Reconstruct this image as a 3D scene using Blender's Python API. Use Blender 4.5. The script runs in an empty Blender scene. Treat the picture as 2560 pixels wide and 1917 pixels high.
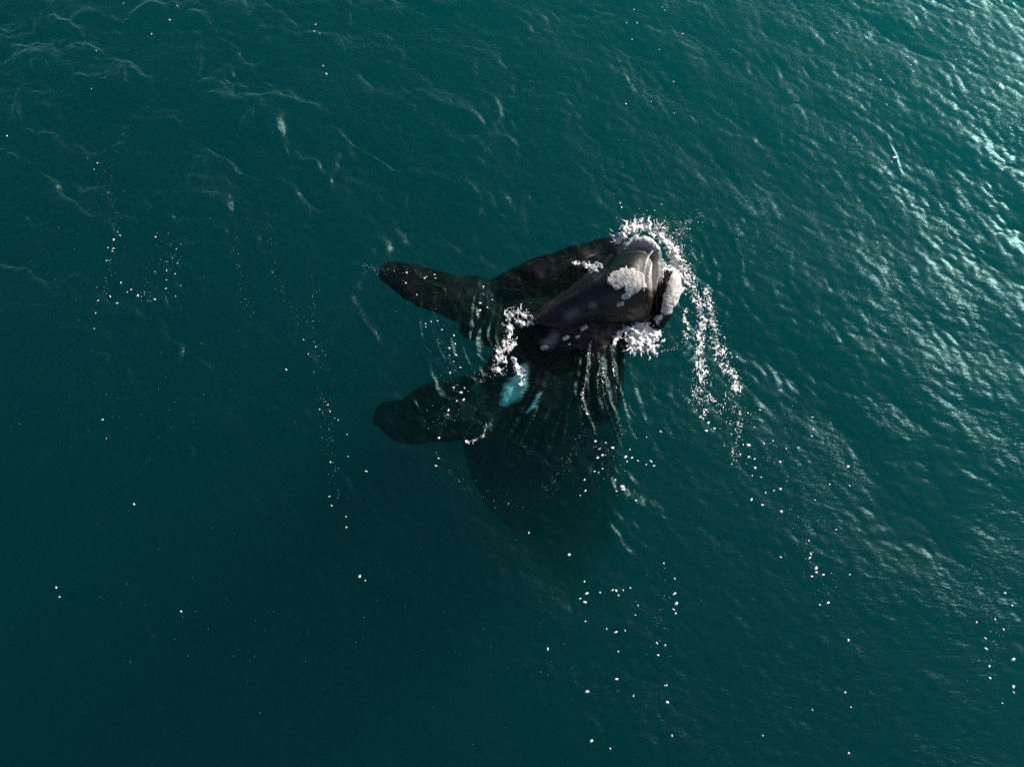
import bpy, bmesh, math, random
import numpy as np
from mathutils import Vector, noise as mnoise
from mathutils.bvhtree import BVHTree

random.seed(7)
RNG = np.random.default_rng(11)
sc = bpy.context.scene
C = sc.collection
R = math.radians

# ------------------------------------------------------------------ camera
FPX = 2010.0                      # focal length in photo pixels (photo is 2560 x 1917)
TILT = R(20.0)                    # off the vertical, horizon lies towards +Y
DIST = 20.1
cam_d = bpy.data.cameras.new('camera')
cam = bpy.data.objects.new('camera', cam_d)
C.objects.link(cam)
CAM = Vector((0.0, -DIST * math.sin(TILT), DIST * math.cos(TILT)))
cam.location = CAM
cam.rotation_euler = (TILT, 0, 0)
cam_d.sensor_fit = 'HORIZONTAL'
cam_d.sensor_width = 36.0
cam_d.lens = 36.0 * FPX / 2560.0
cam_d.clip_start = 0.1
cam_d.clip_end = 3000
sc.camera = cam

# ------------------------------------------------------------------ light
SUN_EL = 24.0
SUN_AZ = 38.0                     # degrees from +X towards +Y
world = bpy.data.worlds.new('World')
sc.world = world
world.use_nodes = True
wn = world.node_tree.nodes
wl = world.node_tree.links
bg = wn.get('Background') or wn.new('ShaderNodeBackground')
wout = wn.get('World Output') or wn.new('ShaderNodeOutputWorld')
wl.new(bg.outputs[0], wout.inputs[0])
sky = wn.new('ShaderNodeTexSky')
sky.sky_type = 'NISHITA'
sky.sun_disc = False
sky.sun_elevation = R(SUN_EL)
sky.sun_rotation = R(90.0 - SUN_AZ)
sky.altitude = 0
sky.air_density = 1.0
sky.dust_density = 3.5
sky.ozone_density = 1.0
wl.new(sky.outputs[0], bg.inputs[0])
bg.inputs[1].default_value = 0.085

sun_d = bpy.data.lights.new('sun', 'SUN')
sun_d.energy = 5.0
sun_d.angle = R(0.5)
sun_d.color = (1.0, 0.965, 0.92)
sun = bpy.data.objects.new('sun', sun_d)
C.objects.link(sun)
sdir = Vector((math.cos(R(SUN_EL)) * math.cos(R(SUN_AZ)), math.cos(R(SUN_EL)) * math.sin(R(SUN_AZ)), math.sin(R(SUN_EL))))
sun.rotation_euler = sdir.to_track_quat('Z', 'Y').to_euler()
sun.location = sdir * 60

sc.view_settings.view_transform = 'Standard'
sc.view_settings.look = 'None'
sc.view_settings.exposure = 0.22
sc.view_settings.gamma = 1.0
sc.view_settings.use_curve_mapping = False
sc.render.engine = 'CYCLES'
cy = sc.cycles
cy.use_denoising = False
cy.max_bounces = 4
cy.volume_bounces = 1
cy.transparent_max_bounces = 12
cy.sample_clamp_indirect = 4.0
cy.caustics_reflective = False
cy.caustics_refractive = False

# ------------------------------------------------------------------ helpers
ct, st = math.cos(TILT), math.sin(TILT)

def at(px, py, z=0.0):
    """the place at height z that the photograph shows at pixel (px, py)"""
    u = (px - 1280.0) / FPX
    v = -(py - 958.5) / FPX
    d = Vector((u, v * ct + st, v * st - ct))
    t = (z - CAM.z) / d.z
    return CAM + d * t

def to_px(co):
    """N x 3 places -> photo pixels"""
    q = np.asarray(co, float) - np.array(CAM)
    x = q[:, 0]
    y = q[:, 1] * ct + q[:, 2] * st
    z = -q[:, 1] * st + q[:, 2] * ct
    return 1280.0 + FPX * x / -z, 958.5 - FPX * y / -z

def tag(o, label=None, cat=None, group=None, kind=None):
    if label: o['label'] = label
    if cat: o['category'] = cat
    if group: o['group'] = group
    if kind: o['kind'] = kind
    return o

def link(name, me, mat=None, parent=None):
    o = bpy.data.objects.new(name, me)
    C.objects.link(o)
    if mat: me.materials.append(mat)
    if parent: o.parent = parent
    return o

def smooth(me):
    me.polygons.foreach_set('use_smooth', np.ones(len(me.polygons), bool))

def mesh_np(name, verts, faces):
    """verts (n,3), faces (m,k) arrays -> mesh"""
    verts = np.asarray(verts, np.float32)
    faces = np.asarray(faces, np.int32)
    m, k = faces.shape
    me = bpy.data.meshes.new(name)
    me.vertices.add(len(verts))
    me.vertices.foreach_set('co', verts.ravel())
    me.loops.add(m * k)
    me.loops.foreach_set('vertex_index', faces.ravel())
    me.polygons.add(m)
    me.polygons.foreach_set('loop_start', np.arange(m, dtype=np.int32) * k)
    me.update(calc_edges=True)
    return me

def vnoise(x, y, seed=0):
    """smooth lattice noise, 0..1"""
    g = np.random.default_rng(seed).random((256, 256))
    xi = np.floor(x).astype(int); yi = np.floor(y).astype(int)
    fx = x - xi; fy = y - yi
    fx = fx * fx * (3 - 2 * fx); fy = fy * fy * (3 - 2 * fy)
    a = g[xi % 256, yi % 256]; b = g[(xi + 1) % 256, yi % 256]
    c = g[xi % 256, (yi + 1) % 256]; d = g[(xi + 1) % 256, (yi + 1) % 256]
    return (a * (1 - fx) + b * fx) * (1 - fy) + (c * (1 - fx) + d * fx) * fy

def fnoise(x, y, seed=0, octs=4):
    s = 0; a = 1; t = 0
    for i in range(octs):
        s = s + a * vnoise(x * 2 ** i + 17.3 * i, y * 2 ** i - 9.1 * i, seed + i)
        t += a; a *= 0.55
    return s / t

def seg_dist(x, y, pts):
    """distance from arrays x,y to polyline pts [(x,y,w)], with the position along it (0..1) and w there"""
    best = np.full(x.shape, 1e9); along = np.zeros(x.shape); wid = np.zeros(x.shape)
    n = len(pts) - 1
    side = np.zeros(x.shape)
    for i in range(n):
        ax, ay, aw = pts[i]; bx, by, bw = pts[i + 1]
        dx, dy = bx - ax, by - ay
        L2 = dx * dx + dy * dy + 1e-12
        t = np.clip(((x - ax) * dx + (y - ay) * dy) / L2, 0, 1)
        ex = x - ax - t * dx; ey = y - ay - t * dy
        d = np.sqrt(ex * ex + ey * ey)
        m = d < best
        best = np.where(m, d, best)
        along = np.where(m, (i + t) / n, along)
        wid = np.where(m, aw + t * (bw - aw), wid)
        side = np.where(m, np.sign(dx * ey - dy * ex), side)
    return best, along, wid, side

def curve(pts, n=6):
    """Catmull-Rom through tuples of any length"""
    P = [np.array(p, float) for p in pts]
    P = [2 * P[0] - P[1]] + P + [2 * P[-1] - P[-2]]
    out = []
    for i in range(1, len(P) - 2):
        for k in range(n):
            t = k / n
            out.append(0.5 * ((2 * P[i]) + (P[i + 1] - P[i - 1]) * t + (2 * P[i - 1] - 5 * P[i] + 4 * P[i + 1] - P[i + 2]) * t * t + (3 * P[i] - P[i - 1] - 3 * P[i + 1] + P[i + 2]) * t ** 3))
    out.append(P[-2])
    return out

def new_mat(name):
    m = bpy.data.materials.new(name)
    m.use_nodes = True
    nt = m.node_tree
    for n in list(nt.nodes): nt.nodes.remove(n)
    out = nt.nodes.new('ShaderNodeOutputMaterial')
    def add(t, **kw):
        n = nt.nodes.new(t)
        for k, v in kw.items(): setattr(n, k, v)
        return n
    return m, nt, out, add

# ------------------------------------------------------------------ materials
def water_material():
    m, nt, out, add = new_mat('sea_water')
    L = nt.links.new
    tc = add('ShaderNodeTexCoord')
    mp = add('ShaderNodeMapping')
    mp.inputs['Rotation'].default_value = (0, 0, R(35))
    mp.inputs['Scale'].default_value = (0.6, 1.5, 1)
    L(tc.outputs['Object'], mp.inputs[0])
    n1 = add('ShaderNodeTexNoise'); n1.inputs['Scale'].default_value = 6.5; n1.inputs['Detail'].default_value = 3; n1.inputs['Roughness'].default_value = 0.6
    L(mp.outputs[0], n1.inputs['Vector'])
    bp = add('ShaderNodeBump'); bp.inputs['Strength'].default_value = 1.0; bp.inputs['Distance'].default_value = 0.045
    L(n1.outputs['Fac'], bp.inputs['Height'])
    n0 = add('ShaderNodeTexNoise'); n0.inputs['Scale'].default_value = 0.35; n0.inputs['Detail'].default_value = 3
    L(tc.outputs['Object'], n0.inputs['Vector'])
    pm = add('ShaderNodeMapRange'); L(n0.outputs['Fac'], pm.inputs[0]); pm.inputs[1].default_value = 0.38; pm.inputs[2].default_value = 0.66; pm.inputs[3].default_value = 0.3; pm.inputs[4].default_value = 1.0
    L(pm.outputs[0], bp.inputs['Strength'])
    # Schlick reflectance, the same from both sides
    geo = add('ShaderNodeNewGeometry')
    dot = add('ShaderNodeVectorMath', operation='DOT_PRODUCT')
    L(bp.outputs[0], dot.inputs[0]); L(geo.outputs['Incoming'], dot.inputs[1])
    ab = add('ShaderNodeMath', operation='ABSOLUTE'); L(dot.outputs['Value'], ab.inputs[0])
    om = add('ShaderNodeMath', operation='SUBTRACT', use_clamp=True); om.inputs[0].default_value = 1.0; L(ab.outputs[0], om.inputs[1])
    pw = add('ShaderNodeMath', operation='POWER'); L(om.outputs[0], pw.inputs[0]); pw.inputs[1].default_value = 5.0
    fr = add('ShaderNodeMath', operation='MULTIPLY_ADD', use_clamp=True); L(pw.outputs[0], fr.inputs[0]); fr.inputs[1].default_value = 0.96; fr.inputs[2].default_value = 0.0108
    gl = add('ShaderNodeBsdfGlossy'); gl.inputs['Roughness'].default_value = 0.33
    gl.inputs['Color'].default_value = (0.56, 0.95, 0.94, 1)
    L(bp.outputs[0], gl.inputs['Normal'])
    tr = add('ShaderNodeBsdfTransparent')
    mx = add('ShaderNodeMixShader')
    L(fr.outputs[0], mx.inputs[0]); L(tr.outputs[0], mx.inputs[1]); L(gl.outputs[0], mx.inputs[2])
    L(mx.outputs[0], out.inputs['Surface'])
    va = add('ShaderNodeVolumeAbsorption'); va.inputs['Color'].default_value = (0.0, 0.951, 0.9565, 1); va.inputs['Density'].default_value = 1.0
    vs = add('ShaderNodeVolumeScatter'); vs.inputs['Color'].default_value = (0.25, 1.0, 1.0, 1); vs.inputs['Density'].default_value = 0.0285
    vs.inputs['Anisotropy'].default_value = 0.5
    asd = add('ShaderNodeAddShader')
    L(va.outputs[0], asd.inputs[0]); L(vs.outputs[0], asd.inputs[1])
    L(asd.outputs[0], out.inputs['Volume'])
    return m

def skin_material():
    m, nt, out, add = new_mat('wet_whale_skin')
    L = nt.links.new
    tc = add('ShaderNodeTexCoord')
    n1 = add('ShaderNodeTexNoise'); n1.inputs['Scale'].default_value = 2.6; n1.inputs['Detail'].default_value = 6; n1.inputs['Roughness'].default_value = 0.6
    n2 = add('ShaderNodeTexNoise'); n2.inputs['Scale'].default_value = 22; n2.inputs['Detail'].default_value = 4
    L(tc.outputs['Object'], n1.inputs['Vector']); L(tc.outputs['Object'], n2.inputs['Vector'])
    mp = add('ShaderNodeMapping'); mp.inputs['Rotation'].default_value = (0, 0, R(-30)); mp.inputs['Scale'].default_value = (2.4, 9, 5)
    n3 = add('ShaderNodeTexNoise'); n3.inputs['Scale'].default_value = 1.0; n3.inputs['Detail'].default_value = 4; n3.inputs['Roughness'].default_value = 0.65
    L(tc.outputs['Object'], mp.inputs[0]); L(mp.outputs[0], n3.inputs['Vector'])
    rp = add('ShaderNodeValToRGB')
    rp.color_ramp.elements[0].position = 0.42; rp.color_ramp.elements[0].color = (0.004, 0.0038, 0.0038, 1)
    rp.color_ramp.elements[1].position = 0.7; rp.color_ramp.elements[1].color = (0.014, 0.012, 0.011, 1)
    L(n1.outputs['Fac'], rp.inputs[0])
    at_ = add('ShaderNodeAttribute', attribute_name='marking')
    sep = add('ShaderNodeSeparateColor'); L(at_.outputs['Color'], sep.inputs[0])
    # white belly patch, mottled edge
    wm = add('ShaderNodeMath', operation='MULTIPLY_ADD'); L(n3.outputs['Fac'], wm.inputs[0]); wm.inputs[1].default_value = 1.7; wm.inputs[2].default_value = -0.9
    wa = add('ShaderNodeMath', operation='ADD'); L(wm.outputs[0], wa.inputs[0]); L(sep.outputs[0], wa.inputs[1])
    ws = add('ShaderNodeMapRange', interpolation_type='SMOOTHSTEP'); L(wa.outputs[0], ws.inputs[0]); ws.inputs[1].default_value = 0.2; ws.inputs[2].default_value = 0.9
    m1 = add('ShaderNodeMix', data_type='RGBA'); L(ws.outputs[0], m1.inputs[0]); L(rp.outputs[0], m1.inputs[6]); m1.inputs[7].default_value = (0.66, 0.66, 0.63, 1)
    # ochre film at the lip
    m2 = add('ShaderNodeMix', data_type='RGBA')
    om = add('ShaderNodeMath', operation='MULTIPLY', use_clamp=True); L(sep.outputs[1], om.inputs[0]); L(n1.outputs['Fac'], om.inputs[1])
    L(om.outputs[0], m2.inputs[0]); L(m1.outputs[2], m2.inputs[6]); m2.inputs[7].default_value = (0.34, 0.2, 0.09, 1)
    # sun gleam on snout and lip painted as grey, with faint grey patches
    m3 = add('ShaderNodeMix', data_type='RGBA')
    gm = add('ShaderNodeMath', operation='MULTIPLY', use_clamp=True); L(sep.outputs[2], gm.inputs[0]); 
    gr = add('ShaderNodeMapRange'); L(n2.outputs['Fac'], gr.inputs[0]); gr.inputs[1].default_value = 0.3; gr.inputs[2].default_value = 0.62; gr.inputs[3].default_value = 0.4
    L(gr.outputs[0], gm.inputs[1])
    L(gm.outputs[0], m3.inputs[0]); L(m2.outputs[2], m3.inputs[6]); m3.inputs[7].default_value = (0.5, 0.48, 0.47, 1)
    mq = add('ShaderNodeMapping'); mq.inputs['Rotation'].default_value = (0.3, 0.2, R(24)); mq.inputs['Scale'].default_value = (3, 34, 30)
    n4 = add('ShaderNodeTexNoise'); n4.inputs['Scale'].default_value = 1.0; n4.inputs['Detail'].default_value = 3
    L(tc.outputs['Object'], mq.inputs[0]); L(mq.outputs[0], n4.inputs['Vector'])
    sc_ = add('ShaderNodeMapRange'); L(n4.outputs['Fac'], sc_.inputs[0]); sc_.inputs[1].default_value = 0.64; sc_.inputs[2].default_value = 0.74; sc_.inputs[4].default_value = 0.5
    m4 = add('ShaderNodeMix', data_type='RGBA'); L(sc_.outputs[0], m4.inputs[0]); L(m3.outputs[2], m4.inputs[6]); m4.inputs[7].default_value = (0.12, 0.112, 0.105, 1)
    bs = add('ShaderNodeBsdfPrincipled')
    L(m4.outputs[2], bs.inputs['Base Color'])
    rr = add('ShaderNodeMapRange'); L(n2.outputs['Fac'], rr.inputs[0]); rr.inputs[3].default_value = 0.2; rr.inputs[4].default_value = 0.46
    L(rr.outputs[0], bs.inputs['Roughness'])
    # skin under water has next to no gloss (its index is close to the water's)
    gp = add('ShaderNodeNewGeometry'); sx = add('ShaderNodeSeparateXYZ'); L(gp.outputs['Position'], sx.inputs[0])
    sp = add('ShaderNodeMapRange'); L(sx.outputs[2], sp.inputs[0]); sp.inputs[1].default_value = -0.06; sp.inputs[2].default_value = 0.03; sp.inputs[3].default_value = 0.02; sp.inputs[4].default_value = 0.5
    L(sp.outputs[0], bs.inputs['Specular IOR Level'])
    bp = add('ShaderNodeBump'); bp.inputs['Strength'].default_value = 0.35; bp.inputs['Distance'].default_value = 0.02
    L(n2.outputs['Fac'], bp.inputs['Height']); L(bp.outputs[0], bs.inputs['Normal'])
    L(bs.outputs[0], out.inputs['Surface'])
    return m

def callosity_material():
    m, nt, out, add = new_mat('callosity_crust')
    L = nt.links.new
    tc = add('ShaderNodeTexCoord')
    n1 = add('ShaderNodeTexNoise'); n1.inputs['Scale'].default_value = 9; n1.inputs['Detail'].default_value = 5; n1.inputs['Roughness'].default_value = 0.65
    n2 = add('ShaderNodeTexVoronoi'); n2.inputs['Scale'].default_value = 44
    L(tc.outputs['Object'], n1.inputs['Vector']); L(tc.outputs['Object'], n2.inputs['Vector'])
    rp = add('ShaderNodeValToRGB'); e = rp.color_ramp.elements
    e[0].position = 0.32; e[0].color = (0.14, 0.11, 0.085, 1)
    e[1].position = 0.7; e[1].color = (0.8, 0.785, 0.75, 1)
    k = e.new(0.42); k.color = (0.5, 0.475, 0.44, 1)
    L(n1.outputs['Fac'], rp.inputs[0])
    bs = add('ShaderNodeBsdfPrincipled'); bs.inputs['Roughness'].default_value = 0.75
    L(rp.outputs[0], bs.inputs['Base Color'])
    bp = add('ShaderNodeBump'); bp.inputs['Strength'].default_value = 0.6; bp.inputs['Distance'].default_value = 0.02
    L(n2.outputs['Distance'], bp.inputs['Height']); L(bp.outputs[0], bs.inputs['Normal'])
    L(bs.outputs[0], out.inputs['Surface'])
    return m

def foam_material(film=False):
    m, nt, out, add = new_mat('foam_film' if film else 'sea_foam')
    L = nt.links.new
    tc = add('ShaderNodeTexCoord')
    n1 = add('ShaderNodeTexNoise'); n1.inputs['Scale'].default_value = 14; n1.inputs['Detail'].default_value = 4
    L(tc.outputs['Object'], n1.inputs['Vector'])
    rp = add('ShaderNodeValToRGB'); e = rp.color_ramp.elements
    e[0].position = 0.3; e[0].color = (0.72, 0.73, 0.73, 1)
    e[1].position = 0.65; e[1].color = (0.9, 0.9, 0.89, 1)
    L(n1.outputs['Fac'], rp.inputs[0])
    bs = add('ShaderNodeBsdfPrincipled'); bs.inputs['Roughness'].default_value = 0.45
    L(rp.outputs[0], bs.inputs['Base Color'])
    bp = add('ShaderNodeBump'); bp.inputs['Strength'].default_value = 0.4; bp.inputs['Distance'].default_value = 0.015
    L(n1.outputs['Fac'], bp.inputs['Height']); L(bp.outputs[0], bs.inputs['Normal'])
    if film:
        ca = add('ShaderNodeAttribute', attribute_name='cover')
        tr = add('ShaderNodeBsdfTransparent'); mx = add('ShaderNodeMixShader')
        tl = add('ShaderNodeBsdfTranslucent'); m0 = add('ShaderNodeMixShader'); m0.inputs[0].default_value = 0.12
        L(rp.outputs[0], tl.inputs['Color']); L(bs.outputs[0], m0.inputs[1]); L(tl.outputs[0], m0.inputs[2])
        L(ca.outputs['Fac'], mx.inputs[0]); L(tr.outputs[0], mx.inputs[1]); L(m0.outputs[0], mx.inputs[2])
        L(mx.outputs[0], out.inputs['Surface'])
    else:
        L(bs.outputs[0], out.inputs['Surface'])
    return m

M_WATER, M_SKIN, M_CALL, M_FOAM = water_material(), skin_material(), callosity_material(), foam_material()
M_FILM = foam_material(True)

# ------------------------------------------------------------------ the sea surface
N, TILE = 1024, 41.0
DX = TILE / N
kf = np.fft.fftfreq(N, d=DX) * 2 * np.pi
KX, KY = np.meshgrid(kf, kf, indexing='ij')
KK = np.hypot(KX, KY); KK[0, 0] = 1.0

def wave_field(seed, bands):
    """sum of directional wave bands (wavelength from, to, slope, direction in degrees, sharpness) -> spectrum"""
    H = np.zeros((N, N), complex)
    for i, (l0, l1, slope, deg, sh) in enumerate(bands):
        w = np.fft.fft2(np.random.default_rng(seed * 31 + i).standard_normal((N, N)))
        k0, k1 = 2 * np.pi / l1, 2 * np.pi / l0
        env = np.exp(-(k0 / KK) ** 4) * np.exp(-(KK / k1) ** 4) * KK ** -2.0
        cosd = (KX * math.cos(R(deg)) + KY * math.sin(R(deg))) / KK
        dirf = np.abs(cosd) ** sh + 0.08
        h = w * env * dirf
        h[0, 0] = 0
        sx = np.fft.ifft2(1j * KX * h).real; sy = np.fft.ifft2(1j * KY * h).real
        rms = math.sqrt((sx ** 2 + sy ** 2).mean())
        H += h * (slope / rms)
    z = np.fft.ifft2(H).real
    dx = np.fft.ifft2(-1j * KX / KK * H).real
    dy = np.fft.ifft2(-1j * KY / KK * H).real
    return z, dx, dy

WA = wave_field(3, [(3.5, 9, 0.04, 60, 2), (0.8, 3.0, 0.085, 52, 1.6), (0.14, 0.6, 0.16, 58, 1.3)])
WB = wave_field(5, [(3.0, 9, 0.05, 20, 1), (1.0, 3.6, 0.13, 50, 0.7), (0.15, 0.9, 0.22, 55, 0.7)])

def sea_at(ix, iy):
    """displacement of lattice points ix, iy (integer lattice units): dx, dy, z"""
    x = ix * DX; y = iy * DX
    i, j = ix % N, iy % N
    px, py = to_px(np.stack([x.ravel(), y.ravel(), np.zeros(x.size)], 1))
    px = px.reshape(x.shape); py = py.reshape(x.shape)
    s = 1 / (1 + np.exp(-(px + 0.45 * (958 - py) - 1180) / 260))
    up_ = np.clip((1500 - py) / 1000, 0.25, 1.0)       # open chop to the right, calmer to the left
    calm = 1 - 0.45 * np.exp(-(((px - 1330) / 260) ** 2 + ((py - 960) / 330) ** 2))
    calm = calm * (1 - 0.4 * np.clip((py - 950) / 600, 0, 1) * np.clip((px - 1400) / 500, 0, 1))
    gust = np.clip(2.6 * fnoise(x / 3.2 + .3 * y, y / 2.2 + 40, 401, 3) - .55, .3, 1.6)
    gust2 = 0.5 + 0.5 * gust
    # crests where the finer ripples gather: a loose net of lines, mostly lying from upper left to lower right
    wx = x + 0.55 * (fnoise(x / 1.3, y / 1.3, 421, 3) - .5); wy = y + 0.55 * (fnoise(x / 1.3 + 9, y / 1.3, 424, 3) - .5)
    al = wx * .82 - wy * .57; ac = wx * .57 + wy * .82
    net = 1 - np.clip(np.abs(fnoise(al / 3.4, ac / 1.5, 431, 2) - .5) * 10, 0, 1)
    net2 = 1 - np.clip(np.abs(fnoise(wx / 1.9, wy / 3.2, 437, 2) - .5) * 11, 0, 1)
    net = np.maximum(net, .55 * net2) * np.clip(3.2 * fnoise(x / 4.5 + 3, y / 4.5, 441, 2) - .6, 0.25, 1.0)
    net = net * net * (3 - 2 * net)
    leftish = (1 - .75 * s) * up_
    out = []
    for a, b in zip(WA, WB):
        out.append((a[i, j] * (0.3 + 0.7 * s) * gust2 + b[i, j] * leftish * (0.6 + 1.7 * net)) * calm)
    z, dx, dy = out
    chop = 0.95 - 0.7 * net * leftish
    z = z + 0.016 * net * leftish * calm * (0.4 + 1.2 * vnoise(x * 5, y * 5, 447)) + ridges(x, y)
    return dx * chop, dy * chop, z

# ridges of water pushed up by the whale, given along photographed lines: (points), height m, half width m
RIDGES = []
def ridge(pts, h, w, skew=0.0):
    P = [(at(*p).x, at(*p).y, 0) for p in (tuple(q[:2]) for q in curve(pts, 5))]
    RIDGES.append((P, h * .8, w))
# arcs between the paddle and the splash on the left
ridge([(1195, 705), (1180, 740), (1170, 790), (1172, 840), (1190, 890)], .10, .07)
ridge([(1165, 760), (1155, 800), (1160, 850), (1180, 895)], .06, .06)
ridge([(1205, 800), (1190, 845), (1195, 890), (1215, 925)], .11, .07)
ridge([(1130, 830), (1125, 870), (1145, 905)], .06, .06)
ridge([(1235, 740), (1222, 800), (1215, 850), (1222, 900)], .07, .06)
ridge([(1150, 865), (1165, 905), (1200, 935), (1245, 950)], .08, .08)
ridge([(1100, 925), (1150, 945), (1210, 965)], .06, .07)
ridge([(1050, 870), (1065, 910), (1085, 960), (1115, 1040)], .07, .08)
ridge([(1015, 655), (1050, 700), (1100, 725), (1110, 740)], .09, .08)
ridge([(1215, 1045), (1212, 1080), (1190, 1105), (1160, 1110)], .12, .06)
ridge([(1110, 1060), (1150, 1090), (1165, 1108)], .06, .06)
ridge([(1350, 960), (1335, 1000), (1310, 1035)], .08, .07)
# sheets of water running off the flank
ridge([(1470, 850), (1466, 900), (1460, 960), (1452, 1000), (1470, 1040), (1490, 1075)], .09, .05)
ridge([(1490, 860), (1500, 900), (1492, 950), (1500, 1000), (1520, 1050)], .09, .05)
ridge([(1510, 870), (1505, 930), (1515, 980), (1540, 1050)], .09, .05)
ridge([(1523, 850), (1530, 900), (1543, 950), (1560, 1020), (1570, 1060)], .10, .06)
ridge([(1440, 900), (1435, 980), (1440, 1060)], .05, .06)
# swirl in front of the chin
ridge([(1705, 800), (1715, 845), (1690, 885), (1640, 890)], .10, .10)
ridge([(1735, 870), (1715, 910), (1670, 925)], .08, .09)
ridge([(1500, 1165), (1535, 1215), (1590, 1250), (1650, 1280)], .09, .12)
ridge([(1510, 1310), (1545, 1365), (1580, 1415)], .08, .11)
ridge([(1540, 1160), (1600, 1220)], .05, .08)

def family(a, b, n, h, w, seed):
    rg = random.Random(seed)
    for k in range(n):
        t = (k + rg.uniform(-.35, .35)) / max(n - 1, 1)
        P = [(p[0] + (q[0] - p[0]) * t + rg.gauss(0, 3), p[1] + (q[1] - p[1]) * t + rg.gauss(0, 3)) for p, q in zip(a, b)]
        i0 = rg.choice((0, 0, 1)); i1 = len(P) - rg.choice((0, 0, 1))
        ridge(P[i0:i1] if i1 - i0 > 2 else P, h * rg.uniform(.5, 1.3), w * rg.uniform(.8, 1.3))
family([(1060, 700), (1050, 770), (1062, 850), (1100, 930), (1170, 980)], [(1262, 720), (1240, 790), (1236, 850), (1240, 900), (1262, 950)], 15, .045, .055, 1)
family([(960, 1000), (1010, 1060), (1080, 1090), (1160, 1110)], [(1070, 930), (1110, 985), (1180, 1015), (1260, 1020)], 9, .04, .06, 2)
family([(1360, 905), (1330, 985), (1285, 1060), (1240, 1120)], [(1425, 905), (1420, 1000), (1400, 1090), (1370, 1180)], 8, .035, .055, 3)
family([(1440, 840), (1432, 920), (1430, 1000), (1450, 1080)], [(1575, 850), (1585, 930), (1600, 1010), (1640, 1090)], 16, .045, .05, 4)
family([(1470, 1120), (1440, 1180), (1380, 1250), (1290, 1290)], [(1560, 1130), (1530, 1220), (1470, 1300), (1400, 1350)], 9, .03, .06, 5)
family([(1510, 1130), (1560, 1200), (1620, 1250), (1690, 1280)], [(1500, 1260), (1540, 1330), (1590, 1400), (1650, 1450)], 8, .05, .07, 6)
family([(1660, 800), (1685, 850), (1660, 880), (1610, 900)], [(1770, 820), (1760, 900), (1710, 950), (1620, 950)], 7, .03, .06, 7)
family([(1380, 590), (1440, 575), (1500, 560), (1545, 545)], [(1330, 640), (1400, 612), (1470, 597), (1530, 590)], 6, .03, .06, 8)

def ring_arc(cx, cy, rad, a0, a1, h, w):
    ridge([(cx + rad * math.cos(R(a)), cy + rad * math.sin(R(a))) for a in np.linspace(a0, a1, 7)], h, w)
for rad, a0, a1 in ((118, -70, -10), (142, -95, 5), (168, -60, 30), (196, -100, -30), (205, 0, 50), (232, -50, 20)):
    ring_arc(1625, 700, rad, a0, a1, .03, .08)
family([(1250, 690), (1320, 655), (1400, 632), (1480, 612)], [(1300, 740), (1360, 712), (1430, 680), (1500, 655)], 7, .03, .05, 11)

def ridges(x, y):
    z = np.zeros(x.shape)
    for P, h, w in RIDGES:
        P_ = np.array(P)
        pad = 4 * w
        m = (x > P_[:, 0].min() - pad) & (x < P_[:, 0].max() + pad) & (y > P_[:, 1].min() - pad) & (y < P_[:, 1].max() + pad)
        if not m.any(): continue
        xs, ys = x[m], y[m]
        wob = 0.05 * (vnoise(xs * 4, ys * 4, 77) - .5) * 2
        d, t, _, _ = seg_dist(xs + wob, ys + wob, P)
        z[m] += h * np.exp(-(d / w) ** 1.5) * np.sin(np.pi * np.clip(t, 0.02, 0.98)) ** 0.6 * (0.5 + vnoise(xs * 6, ys * 6, 78))
    return z

def grid_axis(lo, hi, far):
    fine = np.arange(lo, hi + 1)
    step, a, left, right = 2.0, 0.0, [], []
    while a * DX < far:
        a += step; step *= 1.12
        left.append(int(lo - round(a))); right.append(int(hi + round(a)))
    return np.array(left[::-1] + list(fine) + right)

c = [at(0, 0), at(2560, 0), at(0, 1917), at(2560, 1917)]
gx = grid_axis(int((min(p.x for p in c) - 1.0) / DX), int((max(p.x for p in c) + 1.0) / DX), 500)
gy = grid_axis(int((min(p.y for p in c) - 1.0) / DX), int((max(p.y for p in c) + 1.0) / DX), 500)
IX, IY = np.meshgrid(gx, gy, indexing='ij')
ddx, ddy, zz = sea_at(IX, IY)
far = np.clip((np.hypot(IX * DX, IY * DX) - 60) / 200, 0, 1)
zz = zz * (1 - far)
V = np.stack([IX * DX + ddx, IY * DX + ddy, zz], -1)
nx, ny = len(gx), len(gy)
idx = np.arange(nx * ny).reshape(nx, ny)
quads = np.stack([idx[:-1, :-1], idx[1:, :-1], idx[1:, 1:], idx[:-1, 1:]], -1).reshape(-1, 4)
# sides that run down to the deep, so that the sea is one closed body
rim = np.concatenate([idx[:, 0], idx[-1, 1:], idx[-2::-1, -1], idx[0, -2:0:-1]])
verts = np.concatenate([V.reshape(-1, 3), [[0, 0, -260.0]]])
deep = len(verts) - 1
nq = len(quads); ntri = len(rim)
tris = np.stack([np.full(ntri, deep), np.roll(rim, -1), rim], -1)
me = bpy.data.meshes.new('water')
me.vertices.add(len(verts)); me.vertices.foreach_set('co', verts.astype(np.float32).ravel())
loops = np.concatenate([quads.ravel(), tris.ravel()]).astype(np.int32)
me.loops.add(len(loops)); me.loops.foreach_set('vertex_index', loops)
me.polygons.add(nq + ntri)
me.polygons.foreach_set('loop_start', np.concatenate([np.arange(nq) * 4, nq * 4 + np.arange(ntri) * 3]).astype(np.int32))
me.update(calc_edges=True)
smooth(me)
water = link('water', me, M_WATER)
tag(water, 'dark teal sea surface with small wind chop around the whale', kind='structure')

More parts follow.
